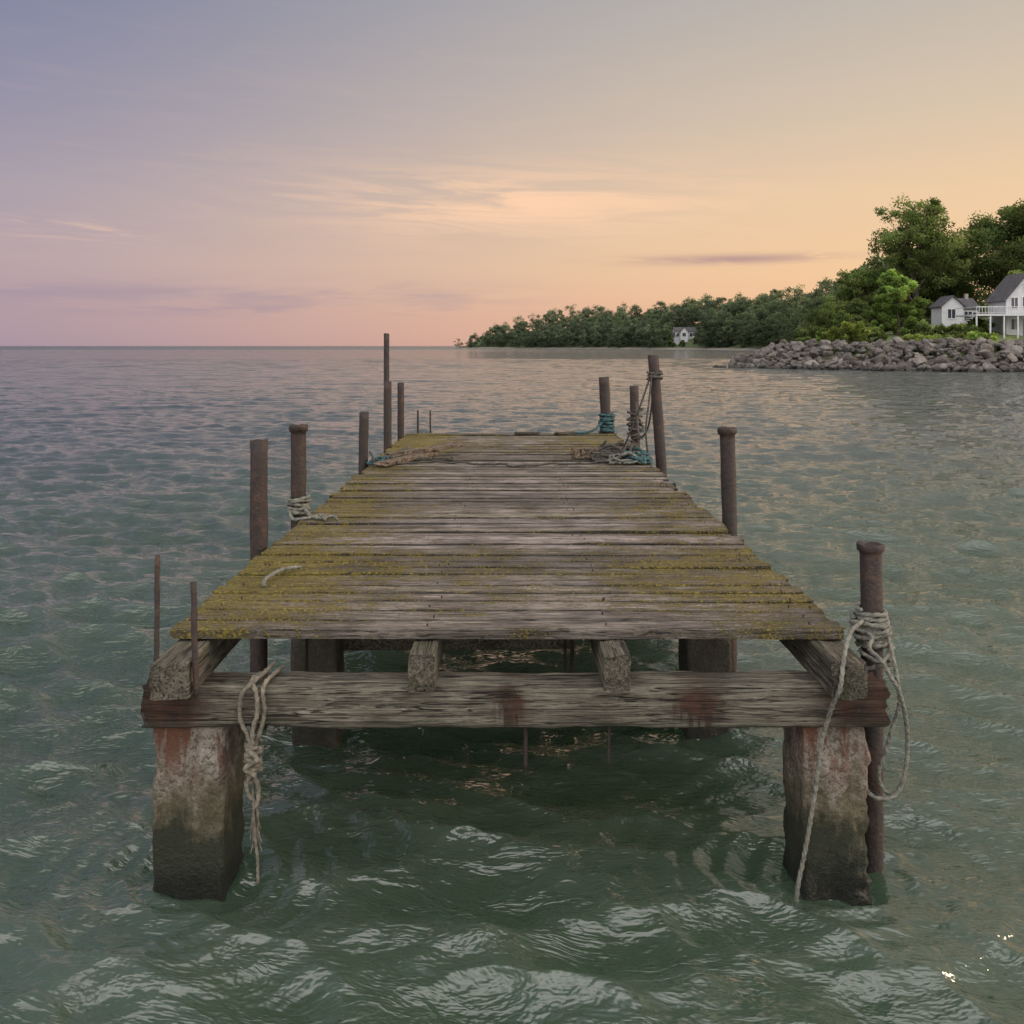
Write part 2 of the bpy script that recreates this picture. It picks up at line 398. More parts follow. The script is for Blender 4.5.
# ------------------------------------------------------------ pier
DZ=1.143; XL,XR=-1.515,1.484
pier=empty('pier',(0,8.4,0),label='old weathered wooden pier with mossy planks on concrete piles',category='pier')
g=Geo(); yv=4.01; pi=0
while yv<12.9:
    wd=random.choice([0.105,0.115,0.12,0.13,0.145]); gap=random.uniform(0.009,0.017)
    zt=DZ+random.uniform(-0.008,0.008); th=0.048
    xl=XL+random.uniform(-0.022,0.024); xr=XR+random.uniform(-0.024,0.022)
    if random.random()<0.07: xr-=random.uniform(0.02,0.07)
    if random.random()<0.05: xl+=random.uniform(0.02,0.05)
    if pi==0: xl,xr=XL,XR+0.005
    if pi==1: xl,xr=XL+0.01,XR-0.01
    sk=random.uniform(-0.006,0.006); tiltz=random.uniform(-0.006,0.006); sd_=random.random()*50
    seg=70; rings=[]
    y0=yv; y1=yv+wd
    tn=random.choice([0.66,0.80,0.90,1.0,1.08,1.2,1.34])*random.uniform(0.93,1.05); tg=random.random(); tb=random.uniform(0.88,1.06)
    pf=[0.12,0.22,0.7,1.0,1.0,1.0,0.7,0.22,0.12]; tl=[]  # gap shade and edge weathering painted into plank tint, darkest at the edges
    for i in range(seg+1):
        f=i/seg; xx=xl+(xr-xl)*f
        e0=0.003*nz((xx*2.5,sd_,0),1)+0.004*nz((xx*14,sd_,1),1); e1=0.003*nz((xx*2.5,sd_,9),1)+0.004*nz((xx*14,sd_,4),1)
        ch=max(0,nz((xx*4,sd_,20),1)-0.3)*0.06
        zz=zt+0.005*nz((xx*1.2,sd_,3),1)+tiltz*(f-0.5)*2
        s=sk*(f-.5)*2; b=0.008
        prof=[(y0+s+e0+0.002,zz-th),(y0+s+e0+ch*0.4,zz-b),(y0+s+e0+b+ch,zz-0.001),(y0+s+wd*0.18,zz-0.002+0.003*nz((xx*6,sd_,7),1)),(y0+s+wd*0.5,zz-0.004+0.003*nz((xx*6,sd_,17),1)),(y0+s+wd*.82,zz-0.002+0.003*nz((xx*6,sd_,8),1)),(y1+s+e1-b,zz-0.001),(y1+s+e1,zz-b),(y1+s+e1-0.002,zz-th)]
        ring=[]
        for q,(a,c_) in enumerate(prof):
            jx=0
            if i in (0,seg): jx=0.014*nz((q*1.7,sd_,5),1)
            ring.append((xx+jx,a,c_))
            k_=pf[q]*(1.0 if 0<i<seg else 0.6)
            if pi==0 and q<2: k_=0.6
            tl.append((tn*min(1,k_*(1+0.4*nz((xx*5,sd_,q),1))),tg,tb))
        rings.append(ring)
    v,f=loft(rings)
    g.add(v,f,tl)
    yv=y1+gap; pi+=1
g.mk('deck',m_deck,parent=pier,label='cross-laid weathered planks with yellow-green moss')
ng=Geo()
for Yn in np.arange(4.08,12.8,0.135):
    for Xn in (-1.40,-0.37,0.45,1.38):
        for dx in (-0.02,0.025):
            if random.random()<0.55: continue
            x0=Xn+dx+random.uniform(-.03,.03); y0=Yn+random.uniform(-.03,.03); r=0.0035
            c=[(x0+r*math.cos(a),y0+r*math.sin(a)) for a in np.linspace(0,2*math.pi,7)[:-1]]
            ng.add([(a,b,DZ-0.008) for a,b in c]+[(a,b,DZ+0.006) for a,b in c],[(6,7,8,9,10,11)]+[(i,(i+1)%6,6+(i+1)%6,6+i) for i in range(6)])
nl=ng.mk('nails',m_rust,parent=pier); nl['kind']='stuff'
for (xc,wd,y0,zb,sdv) in [(-1.425,0.155,3.735,0.93,1),(-0.385,0.112,3.83,0.93,2),(0.445,0.115,3.82,0.93,3),(1.405,0.15,3.75,0.93,4)]:
    v,f=timber('y',y0,12.85,xc-wd/2,xc+wd/2,zb,1.083,seg=110,side=6,bev=0.007,amp=0.008,seed=sdv*3.1,endjit=0.012)
    mk('stringer',v,f,m_string,parent=pier)
for k,(yb,zt,zb,xa,xb) in enumerate([(3.88,0.936,0.752,-1.59,1.62),(5.5,0.936,0.76,-1.5,1.5),(8.0,0.936,0.76,-1.5,1.5),(10.4,0.936,0.76,-1.5,1.5),(12.6,0.936,0.76,-1.5,1.5)]):
    v,f=timber('x',xa,xb,yb,yb+0.17,zb,zt,seg=180 if k==0 else 30,side=12 if k==0 else 4,bev=0.009,amp=0.011,seed=20+k,endjit=0.02,gs=(2,18))
    mk('cap_beam',v,f,m_beam,parent=pier,label='cracked grey timber with rust-stained ends' if k==0 else None)
v,f=timber('x',-1.05,0.38,5.62,5.76,0.50,0.64,seg=20,amp=0.01,seed=77); mk('cross_brace',v,f,m_string,parent=pier)
def pile(xa,xb,ya,yb,zt,seed,rough,label=None,chips=()):
    seg=100; rings=[]
    uc,vc=(xa+xb)/2,(ya+yb)/2; side=24; prof=[]
    b=0.012
    cs=[(xa+b,ya),(xb-b,ya),(xb,ya+b),(xb,yb-b),(xb-b,yb),(xa+b,yb),(xa,yb-b),(xa,ya+b)]
    for i in range(8):
        k=side if i%2==0 else 2; p_,q_=cs[i],cs[(i+1)%8]
        prof+=[(p_[0]+(q_[0]-p_[0])*j/k,p_[1]+(q_[1]-p_[1])*j/k) for j in range(k)]
    for i in range(seg+1):
        zz=-0.7+(zt+0.7)*i/seg; r=[]
        for (u,v) in prof:
            l=math.hypot(u-uc,v-vc)
            corner=max(0,(l/((xb-xa)/2)-1.12))*2.5
            d=0.0025*nz((u*4,v*4,zz*4),1,seed)+0.004*nz((u*16,v*16,zz*16),1,seed)+0.004*nz((u*45,v*45,zz*45),1,seed)
            bite=max(0,nz((u*8,v*8,zz*7),1,seed+9)-0.1)*rough*(0.3+corner)
            d-=bite
            for (cx_,cz_,rad_,dep) in chips:
                q=math.hypot(u-cx_,(zz-cz_))/rad_+0.5*nz((u*14,v*14,zz*14),1,seed+2)
                if q<1: d-=dep*min(1,(1-q)*4)*(1+0.5*nz((u*30,v*30,zz*30),1,seed+6))
            r.append((u+(u-uc)/l*d,v+(v-vc)/l*d,zz))
        rings.append(r)
    v,f=loft(rings)
    return mk('pile',v,f,m_conc,parent=pier,smooth=True,label=label)
pile(-1.564,-1.250,3.905,4.22,0.752,3.0,0.05,'rust-streaked square concrete pile',chips=[(-1.30,0.30,0.09,0.008),(-1.55,0.66,0.06,0.010)])
pile(1.265,1.565,3.905,4.22,0.752,8.0,0.08,'crumbling square concrete pile with algae at the waterline',chips=[(1.55,0.45,0.13,0.020),(1.46,0.69,0.13,0.024),(1.56,0.18,0.10,0.018),(1.40,0.10,0.10,0.012)])
for k,yy in enumerate([5.5,8.0,10.4,12.5]):
    pile(-1.345,-1.065,yy,yy+0.27,0.76,15+k,0.04); pile(1.065,1.345,yy,yy+0.27,0.76,25+k,0.04)
def rod(x,y,z0,z1,r,dx=0.0,dy=0.0,seed=0):
    rings=[];seg=14
    for i in range(seg+1):
        f=i/seg; rr=r*(0.85+0.3*abs(nz((f*9,seed,1),1)))
        cx=x+dx*f+0.004*nz((f*3,seed,2),1); cy=y+dy*f
        rings.append([(cx+rr*math.cos(a),cy+rr*math.sin(a),z0+(z1-z0)*f) for a in np.linspace(0,2*math.pi,9)[:-1]])
    return loft(rings)
for i,(x,y,z0,z1,r) in enumerate([(0.06,3.95,0.55,0.76,0.010),(0.425,3.95,0.56,0.76,0.007),(0.30,4.5,0.70,1.08,0.011),(0.27,4.55,0.72,1.08,0.008),(-1.05,4.6,0.7,1.08,0.009)]):
    v,f=rod(x,y,z0,z1,r,seed=i); mk('steel_rod',v,f,m_rust,parent=pier,smooth=True)

# ------------------------------------------------------------ mooring posts
def post(x,y,zt,r,cap=0,dx=0.0,dy=0.0,z0=-0.9,seed=0,label='rusty steel pipe mooring post beside the pier',name='mooring_post',mat=None):
    n=20; prof=[(z0+(zt-z0)*i/30,1.0) for i in range(31)]
    if cap==1: prof=prof[:-1]+[(zt-0.05,1.0),(zt-0.045,1.22),(zt-0.012,1.30),(zt,1.22)]
    if cap==2: prof=prof[:-1]+[(zt-0.05,1.0),(zt-0.035,1.04),(zt-0.03,1.22),(zt-0.004,1.26),(zt,1.22)]
    rings=[]
    def ring(zz,k):
        f=(zz-z0)/(zt-z0); cx=x+dx*max(0,(zz-1.1)/(zt-1.1)); cy=y+dy*f; out=[]
        for a in np.linspace(0,2*math.pi,n+1)[:-1]:
            ca,sa_=math.cos(a),math.sin(a)
            rr=r*k*(1+0.07*nz((ca*1.2,sa_*1.2,zz*5),1,seed)+0.05*nz((ca*3,sa_*3,zz*15),1,seed))
            out.append((cx+rr*ca,cy+rr*sa_,zz+(0.012*nz((ca,sa_,seed),1.5) if zz>zt-0.06 else 0)))
        return out
    for (zz,k) in prof: rings.append(ring(zz,k))
    kk=prof[-1][1]
    rings.append(ring(zt-0.001,kk*0.72)); rings.append(ring(zt-0.06,0.68))
    v,f=loft(rings)
    return mk(name,v,f,mat or m_rust,smooth=True,label=label,category='post',group='mooring posts along the pier')
post(-1.60,5.69,1.806,0.054,0,seed=1)
post(-1.57,6.62,1.82,0.055,1,seed=2,label='capped rusty pipe post with rope tied round it')
post(-1.58,9.55,1.70,0.050,0,seed=3,dx=0.01)
post(-1.62,11.62,2.56,0.036,0,seed=4,label='tall thin steel pole standing beside the pier')
post(-1.555,11.25,1.955,0.050,0,seed=5)
post(-1.545,12.5,1.89,0.046,0,seed=6)
post(1.365,12.98,1.95,0.075,0,dx=-0.04,seed=7,label='thick rusty post wrapped with teal rope at pier end')
post(1.545,11.25,1.90,0.055,0,seed=8,dx=-0.02)
post(1.615,9.72,2.30,0.058,0,dx=-0.09,seed=9,label='tall leaning rusty post hung with rope loops')
post(1.62,6.70,1.79,0.055,1,dx=-0.02,seed=10,label='capped rusty pipe post beside the deck edge')
post(1.660,4.15,1.49,0.049,2,dx=-0.005,z0=-0.9,seed=11,label='flared rusty pipe post with thick rope tied round it')
for i,(x,y,z0,z1,r,dx) in enumerate([(-1.502,3.80,0.98,1.517,0.013,0.006),(-1.325,3.775,0.93,1.41,0.015,-0.012),(-1.36,13.0,0.8,1.475,0.016,0),(-1.18,13.0,0.8,1.47,0.014,0)]):
    v,f=rod(x,y,z0,z1,r,dx=dx,seed=i+10)
    mk('rebar_stake',v,f,m_rust,smooth=True,label='thin rusty steel bar standing up from the pier timber',category='metal bar',group='bare steel bars on the pier')

# ------------------------------------------------------------ ropes
def cat(pts,ds):
    P=[Vector(p) for p in pts]; P=[P[0]*2-P[1]]+P+[P[-1]*2-P[-2]]; out=[]
    for i in range(1,len(P)-2):
        p0,p1,p2,p3=P[i-1:i+3]; n=max(2,int((p2-p1).length/ds))
        for j in range(n):
            u=j/n
            out.append(0.5*((2*p1)+(p2-p0)*u+(2*p0-5*p1+4*p2-p3)*u*u+(3*p1-p0-3*p2+p3)*u**3))
    out.append(P[-2]); return out
def rope(g,pts,r,ds=None,tw=3,wob=0.0):
    ds=ds or r*0.7; path=cat(pts,ds)
    if wob: path=[p+Vector((nz(p,9,3),nz(p,9,13),nz(p,9,23)))*wob for p in path]
    rings=[]; up=Vector((0.3,0.2,1)); s=0
    tan=(path[1]-path[0]).normalized(); nrm=tan.cross(up).normalized()
    n=12
    for i,p in enumerate(path):
        a=path[max(0,i-1)]; b=path[min(len(path)-1,i+1)]
        T=(b-a)
        if T.length<1e-7: T=tan
        T=T.normalized(); nrm=(nrm-T*nrm.dot(T)).normalized(); bi=T.cross(nrm); s+=(p-a).length
        ph=s/(r*9)*2*math.pi*tw/3
        rr=[r*(1+0.28*math.cos(tw*(q*2*math.pi/n)+ph*2)) for q in range(n)]
        rings.append([tuple(p+nrm*rr[q]*math.cos(q*2*math.pi/n)+bi*rr[q]*math.sin(q*2*math.pi/n)) for q in range(n)])
        tan=T
    v,f=loft(rings); g.add(v,f)
def coil(cx,cy,z0,z1,R_,turns,jit=0.008,seed=0,dx=0,dy=0):
    pts=[];n=int(turns*12)
    for i in range(n+1):
        a=i/12*2*math.pi+seed; f=i/n
        rr=R_+jit*math.sin(i*1.7+seed)
        pts.append((cx+dx*f+rr*math.cos(a),cy+dy*f+rr*math.sin(a),z0+(z1-z0)*f+jit*math.sin(i*0.9+seed)))
    return pts
def ropeobj(name,build,mat,label,cat_='rope'):
    g=Geo(); build(g); return g.mk(name,mat,smooth=True,label=label,category=cat_)
def r1(g):
    r=0.0088; yf=3.855
    rope(g,[(-1.03,4.05,0.96),(-1.05,3.95,0.957),(-1.06,3.875,0.953),(-1.065,yf-.01,0.92),(-1.06,yf,0.84),(-1.075,yf,0.76),(-1.10,yf-.01,0.69)],r)
    rope(g,[(-1.07,4.05,0.975),(-1.085,3.95,0.97),(-1.105,3.87,0.963),(-1.15,yf-.01,0.92),(-1.165,yf,0.86),(-1.16,yf,0.79),(-1.13,yf,0.73),(-1.11,yf-.015,0.68)],r)
    rope(g,[(-1.10,3.95,0.965),(-1.12,3.88,0.96),(-1.09,yf-.02,0.92),(-1.085,yf-.02,0.84),(-1.105,yf-.02,0.76),(-1.105,yf-.02,0.69)],r)
    rope(g,coil(-1.107,yf,0.70,0.585,0.026,5.2,0.006,0.5),r*1.25)
    rope(g,[(-1.13,yf-.03,0.69),(-1.08,yf-.045,0.65),(-1.13,yf-.045,0.61),(-1.09,yf-.03,0.575)],r*1.15)
    rope(g,[(-1.09,yf-.02,0.60),(-1.125,yf-.02,0.55),(-1.13,yf-.01,0.50),(-1.115,yf,0.455)],r)
    rope(g,[(-1.12,yf-.01,0.60),(-1.09,yf-.02,0.55),(-1.085,yf,0.50),(-1.09,yf,0.44),(-1.10,yf,0.42)],r)
    rope(g,[(-1.11,yf,0.60),(-1.11,yf,0.5),(-1.105,yf,0.40),(-1.10,yf,0.30),(-1.09,yf,0.2),(-1.088,yf,0.10)],r*0.65)
    for k in range(12):
        rope(g,[(-1.105,yf,0.46),(-1.10+0.014*math.sin(k*2),yf+.012*math.cos(k*2),0.38),(-1.10+0.026*math.sin(k*2.3),yf+.01,0.34-0.012*k)],0.0024)
ropeobj('knotted_rope',r1,m_rope,'frayed tan rope looped and knotted over the front beam')
def r2(g):
    r=0.0100; cx,cy=1.658,4.15
    rope(g,coil(cx,cy,1.02,1.19,0.060,8.5,0.003,0.4),r)
    rope(g,coil(cx-0.005,cy,1.07,1.15,0.076,3.2,0.007,2.0),r)
    rope(g,[(cx-.06,cy-.05,1.15),(1.55,4.02,1.16),(1.47,3.90,1.165),(1.41,3.80,1.13),(1.375,3.74,1.07),(1.36,3.73,0.98),(1.35,3.78,0.90),(1.34,3.84,0.78),(1.322,3.85,0.69),(1.30,3.85,0.52),(1.275,3.85,0.36),(1.25,3.85,0.22),(1.225,3.85,0.10),(1.215,3.86,-.03)],r*0.85)
    rope(g,[(cx-.05,cy-.07,1.10),(1.60,4.0,1.10),(1.54,3.88,1.095),(1.56,3.80,1.07),(1.60,3.80,1.0),(1.65,3.84,0.93),(1.70,3.9,0.82),(1.735,3.95,0.70),(1.745,3.98,0.56),(1.72,3.98,0.45),(1.67,3.98,0.40),(1.61,4.0,0.395),(1.58,4.03,0.42)],r*0.85)
    rope(g,[(cx+.05,cy-.06,1.08),(1.70,4.02,1.02),(1.70,3.97,0.93),(1.705,3.96,0.83),(1.68,3.97,0.72),(1.655,3.98,0.62),(1.63,4.0,0.50),(1.66,4.02,0.42),(1.71,4.02,0.40),(1.755,4.03,0.46)],r*0.8)
    rope(g,coil(1.665,4.10,0.93,1.03,0.062,2.2,0.014,1.0),r*0.85)
ropeobj('mooring_rope',r2,m_rope2,'thick grey rope wound on pipe and draped over the pile')
def r3(g):
    rope(g,coil(-1.57,6.62,1.16,1.29,0.072,6,0.008,0.2),0.011)
    rope(g,[(-1.52,6.57,1.22),(-1.45,6.5,1.17),(-1.37,6.45,1.165),(-1.30,6.52,1.165),(-1.25,6.42,1.165)],0.011)
    rope(g,[(-1.62,6.55,1.2),(-1.58,6.5,1.15),(-1.48,6.46,1.163),(-1.38,6.55,1.163),(-1.33,6.40,1.163)],0.011)
ropeobj('tied_rope',r3,m_rope2,'pale rope tied round the capped post, ends on deck')
def r4(g):
    rope(g,coil(1.365,12.98,1.15,1.42,0.095,7,0.012,0.2),0.018)
    rope(g,[(1.3,12.9,1.3),(1.15,12.8,1.2),(1.0,12.75,1.165),(0.85,12.8,1.165)],0.016)
ropeobj('teal_rope',r4,m_teal,'faded teal rope wrapped round the thick end post')
def r5(g):
    rope(g,coil(1.54,9.72,2.04,2.12,0.075,3,0.01,0.2),0.011)
    rope(g,[(1.50,9.66,2.1),(1.46,9.6,1.8),(1.43,9.62,1.5),(1.46,9.7,1.2),(1.40,9.7,1.16)],0.009)
    rope(g,[(1.50,9.70,2.1),(1.38,9.7,1.75),(1.27,9.85,1.40),(1.2,10,1.18)],0.009)
    rope(g,[(1.53,11.1,1.7),(1.50,10.6,1.35),(1.53,10.1,1.5),(1.55,9.8,2.0)],0.010)
    rope(g,coil(1.54,11.25,1.2,1.6,0.085,6,0.02,0.8),0.012)
ropeobj('hanging_rope',r5,m_dkrope,'dark rope looped between two leaning posts')
def tangle(cx,cy,rx,ry,zb,zh,n,seed):
    rr=random.Random(seed); pts=[]
    for i in range(n):
        a=i*0.9+rr.random()*0.5; k=0.35+0.65*rr.random()
        pts.append((cx+rx*k*math.cos(a),cy+ry*k*math.sin(a),zb+zh*rr.random()*(1.1-k)))
    return pts
ropeobj('rope_pile',lambda g:(rope(g,tangle(1.32,9.65,0.20,0.28,1.165,0.20,45,3),0.012)),m_teal,'tangled heap of teal rope on the deck planks')
ropeobj('rope_pile',lambda g:(rope(g,tangle(1.18,9.90,0.32,0.34,1.165,0.30,95,5),0.013)),m_dkrope,'tangled heap of dark rope on the deck planks')
ropeobj('rope_pile',lambda g:(rope(g,tangle(1.22,9.55,0.24,0.2,1.165,0.18,40,8),0.011)),m_rope2,'small heap of grey rope at the deck edge')
ropeobj('deck_rope',lambda g:rope(g,[(-1.5,9.5,1.3),(-1.42,9.45,1.18),(-1.25,9.40,1.165),(-0.9,9.62,1.165),(-0.5,9.52,1.165),(0,9.33,1.165),(0.45,9.42,1.165),(0.9,9.55,1.165),(1.1,9.7,1.17)],0.010,ds=0.02,wob=0.02),m_dkrope,'thin dark rope lying across the deck planks')
ropeobj('blue_rope',lambda g:rope(g,tangle(-1.42,9.62,0.14,0.25,1.165,0.08,22,9),0.013),m_teal,'blue rope bundle beside a rusty post')
ropeobj('rope_scrap',lambda g:rope(g,[(-1.185,5.05,1.16),(-1.22,5.02,1.165),(-1.27,4.95,1.168),(-1.30,4.85,1.165),(-1.305,4.74,1.165),(-1.285,4.66,1.16)],0.010),m_rope2,'short pale scrap of rope on mossy planks')

def board(cx,cy,L,wd,th,ang,z,seed,mat,label,pitch=0.0):
    v,f=timber('x',-L/2,L/2,-wd/2,wd/2,0,th,seg=20,side=4,bev=0.004,amp=0.003,seed=seed,endjit=0.05)
    ca,sa_=math.cos(ang),math.sin(ang)
    V=[(cx+a*ca-b*sa_,cy+a*sa_+b*ca,z+c_+a*pitch) for a,b,c_ in v]
    mk('loose_board',V,f,mat,label=label,category='board',group='loose boards lying on the deck')
board(-1.12,9.80,1.10,0.15,0.040,math.radians(66),1.160,3,m_drift,'brown broken board lying on the deck')
board(-0.98,10.20,0.85,0.14,0.040,math.radians(28),1.205,4,m_drift,'brown broken board resting on another board',pitch=0.08)
board(-1.28,10.25,0.95,0.14,0.035,math.radians(82),1.160,5,m_string,'grey weathered board lying on the deck')
board(-0.86,9.8,0.4,0.08,0.03,math.radians(5),1.160,9,m_string,'short grey board lying on the deck')
board(0.98,10.0,0.6,0.12,0.11,math.radians(12),1.16,6,m_drift,'chunk of brown weathered timber beside the rope heap')
board(1.10,9.70,0.42,0.10,0.09,math.radians(-20),1.16,10,m_string,'dark weathered timber beside the rope heap')
board(1.22,10.25,0.5,0.11,0.12,math.radians(30),1.16,11,m_string,'dark weathered timber beside the rope heap')
board(0.2,12.72,0.3,0.06,0.035,0.05,1.152,7,m_string,'small dark timber block at the pier end')
board(0.75,12.75,0.25,0.07,0.035,0.3,1.152,8,m_string,'small dark timber block at the pier end')

# ------------------------------------------------------------ land
coast=[(-58,860),(7,800),(68,705),(110,565),(128,430),(100,320),(75,210),(53,150),(37,118),(27.5,103),(25.2,99.5),(28.5,94.5),(37,88),(47,82),(62,75),(90,62),(150,40)]
poly=np.array(coast+[(1200,40),(1200,1300),(60,1100),(-30,900)])
cst=np.array(coast)
def sdist(X,Y):
    X=np.asarray(X,float);Y=np.asarray(Y,float)
    d=np.full(X.shape,1e9)
    for (a,b) in zip(cst[:-1],cst[1:]):
        ab=b-a; tt=np.clip(((X-a[0])*ab[0]+(Y-a[1])*ab[1])/(ab@ab),0,1)
        d=np.minimum(d,np.hypot(X-a[0]-tt*ab[0],Y-a[1]-tt*ab[1]))
    ins=np.zeros(X.shape,bool); n=len(poly); j=n-1
    for i in range(n):
        xi,yi=poly[i];xj,yj=poly[j]
        cnd=((yi>Y)!=(yj>Y))&(X<(xj-xi)*(Y-yi)/(yj-yi+1e-12)+xi); ins^=cnd; j=i
    return np.where(ins,d,-d)
def hgt(X,Y):
    d=sdist(X,Y)
    h=-1.5+1.5*sst(-4,0,d)+2.35*sst(0,6,d)*(1-0.5*sst(180,300,Y))+2.9*sst(100,122,Y)*sst(2,16,d)*(1-sst(200,350,Y))
    h=h+18*sst(6,62,d)*sst(170,360,Y)*(0.7+0.3*sst(-40,60,X))
    return h
xs=np.concatenate([np.arange(-90,20,5),np.arange(20,130,1.5),np.arange(130,1150,18)])
ys=np.concatenate([np.arange(42,165,1.5),np.arange(165,1100,7)])
GX,GY=np.meshgrid(xs,ys); GZ=hgt(GX,GY)+np.where(sdist(GX,GY)>4,0.25*np.sin(GX*0.5)*np.cos(GY*0.37),0)
V=np.stack([GX,GY,GZ],-1).reshape(-1,3); nr,nc=GX.shape; idx=np.arange(nr*nc).reshape(nr,nc)
F=np.stack([idx[:-1,:-1],idx[:-1,1:],idx[1:,1:],idx[1:,:-1]],-1).reshape(-1,4)
mk('terrain',V,F,m_land,smooth=True,origin=(0,0,0),kind='structure',label='low wooded shore with grassy bank',category='land')

import bmesh
rock_me=[]
for k in range(10):
    bm=bmesh.new(); bmesh.ops.create_icosphere(bm,subdivisions=3,radius=1.0)
    pl=[Vector((random.gauss(0,1),random.gauss(0,1),random.gauss(0,1))).normalized() for _ in range(8)]
    for v in bm.verts:
        d=v.co.normalized(); s=1.0
        for q in pl:
            dd=d.dot(q)
            if dd>0.05: s=min(s,0.50/dd)
        v.co=d*s*1.25+d*0.05*mnoise.noise(d*2.5+Vector((k*7,0,0)))
    me=bpy.data.meshes.new('boulder'); bm.to_mesh(me); bm.free(); me.materials.append(m_rock); rock_me.append(me)
cand=[]
fl=[np.array(p,float) for p in [(24.6,99.0),(28.5,94.5),(37,88),(47,82),(62,75)]]
for a,b in zip(fl[:-1],fl[1:]):
    ab=b-a; L=np.linalg.norm(ab); tdir=ab/L; nrm_=np.array([-tdir[1],tdir[0]])
    if nrm_[1]<0: nrm_=-nrm_
    s=0
    while s<L:
        for row in range(13):
            dd=-0.8+row*0.5+random.uniform(-.3,.3); p_=a+tdir*(s+random.uniform(-.5,.5))+nrm_*dd
            tipf=np.clip((p_[0]-23.5)/7,0.12,1)
            zz=(0.05+2.45*sst(-0.5,4.6,dd))*tipf
            cand.append((p_[0],p_[1],zz+random.uniform(-.2,.25),random.choice([0.18,0.22,0.27,0.33,0.4,0.5,0.62])*random.uniform(.9,1.15)))
        s+=0.52
for _ in range(70):
    u=random.random(); px=24.6+u*9; py=101+u*10+random.uniform(-3,1)
    cand.append((px+random.uniform(-1,1),py,random.uniform(0.0,0.9)+u*.8,random.uniform(0.4,0.7)))
for (px,py) in [(23.3,99),(24.0,98),(22.8,100.2),(24.3,97.3)]: cand.append((px,py,0.02,0.42))
vis=[c_ for c_ in cand if c_[0]/c_[1]<0.60]
vis.sort(key=lambda c_:c_[1]*1.0/c_[3])
ind=vis[:300]; rest=vis[300:]+[c_ for c_ in cand if c_[0]/c_[1]>=0.60]
for c_ in ind:
    o=bpy.data.objects.new('boulder',random.choice(rock_me)); scene.collection.objects.link(o)
    o.location=c_[:3]; s=c_[3]; o.scale=(s*random.uniform(.9,1.45),s*random.uniform(.8,1.1),s*random.uniform(.6,.9)); o.rotation_euler=(random.uniform(-.6,.6),random.uniform(-.6,.6),random.uniform(0,6.28))
    tag(o,label='grey angular boulder in the rocky shore revetment',category='boulder',group='boulders along the shore')
rv=[];rf=[];b=0
for c_ in rest:
    me=random.choice(rock_me); n_=len(me.vertices); A=np.zeros(n_*3); me.vertices.foreach_get('co',A); A=A.reshape(-1,3)
    an=random.uniform(0,6.28); ca,sa_=math.cos(an),math.sin(an); A=A@np.array([[ca,sa_,0],[-sa_,ca,0],[0,0,.8]])*c_[3]
    rv.append(A+np.array(c_[:3])); fi=np.array([p_.vertices[:] for p_ in me.polygons]); rf.append(fi+b); b+=n_
mk('boulders',np.concatenate(rv),np.concatenate(rf),m_rock,kind='stuff',label='grey rock rubble filling the shore revetment',category='rocks')

# ------------------------------------------------------------ trees
def leaves(centers,rad,per,size,rng,cols,flat=0.75):
    C=np.repeat(centers,per,0); Rr=np.repeat(rad,per)[:,None]; n=len(C)
    d=rng.randn(n,3); d/=np.linalg.norm(d,axis=1)[:,None]
    rr=rng.rand(n,1)**0.45
    P=C+d*rr*Rr*np.array([1,1,flat])*(1+0.14*rng.randn(n,1))
    a=rng.randn(n,3); a/=np.linalg.norm(a,axis=1)[:,None]
    b_=np.cross(a,rng.randn(n,3)); b_/=np.linalg.norm(b_,axis=1)[:,None]
    s=size*(0.6+0.8*rng.rand(n,1))
    Q=np.stack([P-a*s-b_*s*.2,P+b_*s*.6,P+a*s+b_*s*.1,P-b_*s*.55],1).reshape(-1,3)
    tn=np.repeat(cols,per,0)*(0.75+0.5*rng.rand(n,1))
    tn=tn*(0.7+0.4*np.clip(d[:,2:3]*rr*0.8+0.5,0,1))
    T=np.repeat(tn,4,0)
    return Q,np.arange(len(Q)).reshape(-1,4),T
def crown(rng,h,wd,base,nc,irr=0.25,lobes=6):
    cen=[];rad=[]
    L=[]
    for i in range(lobes):
        a=i*2.4+rng.rand(); f=(i+0.6)/lobes
        z=base+(h-base)*(0.12+0.72*f); rr=wd*0.5*0.55*math.sin(math.pi*min(0.92,0.22+0.7*f))*1.1
        L.append((rr*math.cos(a),rr*math.sin(a),z,wd*(0.24+0.10*rng.rand())*(1.1-0.45*f)))
    while len(cen)<nc:
        l=L[rng.randint(len(L))]; d=rng.randn(3); d/=np.linalg.norm(d); q=rng.rand()**0.4
        p_=np.array([l[0]+d[0]*l[3]*q*1.1,l[1]+d[1]*l[3]*q*1.1,l[2]+d[2]*l[3]*q*1.0])
        p_+=rng.randn(3)*irr*wd*0.1
        if p_[2]>h-wd*0.04 or p_[2]<base: continue
        cen.append(p_); rad.append(wd*(0.05+0.055*rng.rand()))
    return np.array(cen),np.array(rad),L
def limb(g,p0,p1,r0,r1,seed,seg=7):
    p0=Vector(p0);p1=Vector(p1); rings=[]; T=(p1-p0).normalized(); n_=T.cross(Vector((.3,.9,.1))).normalized(); b_=T.cross(n_)
    for i in range(seg+1):
        f=i/seg; c_=p0.lerp(p1,f)+Vector((nz((f*2,seed,0),1),nz((f*2,seed,5),1),0))*(p1-p0).length*0.10*math.sin(f*math.pi)
        r=r0+(r1-r0)*f; rings.append([tuple(c_+n_*r*math.cos(a)+b_*r*math.sin(a)) for a in np.linspace(0,2*math.pi,8)[:-1]])
    v,f=loft(rings); g.add(v,f)
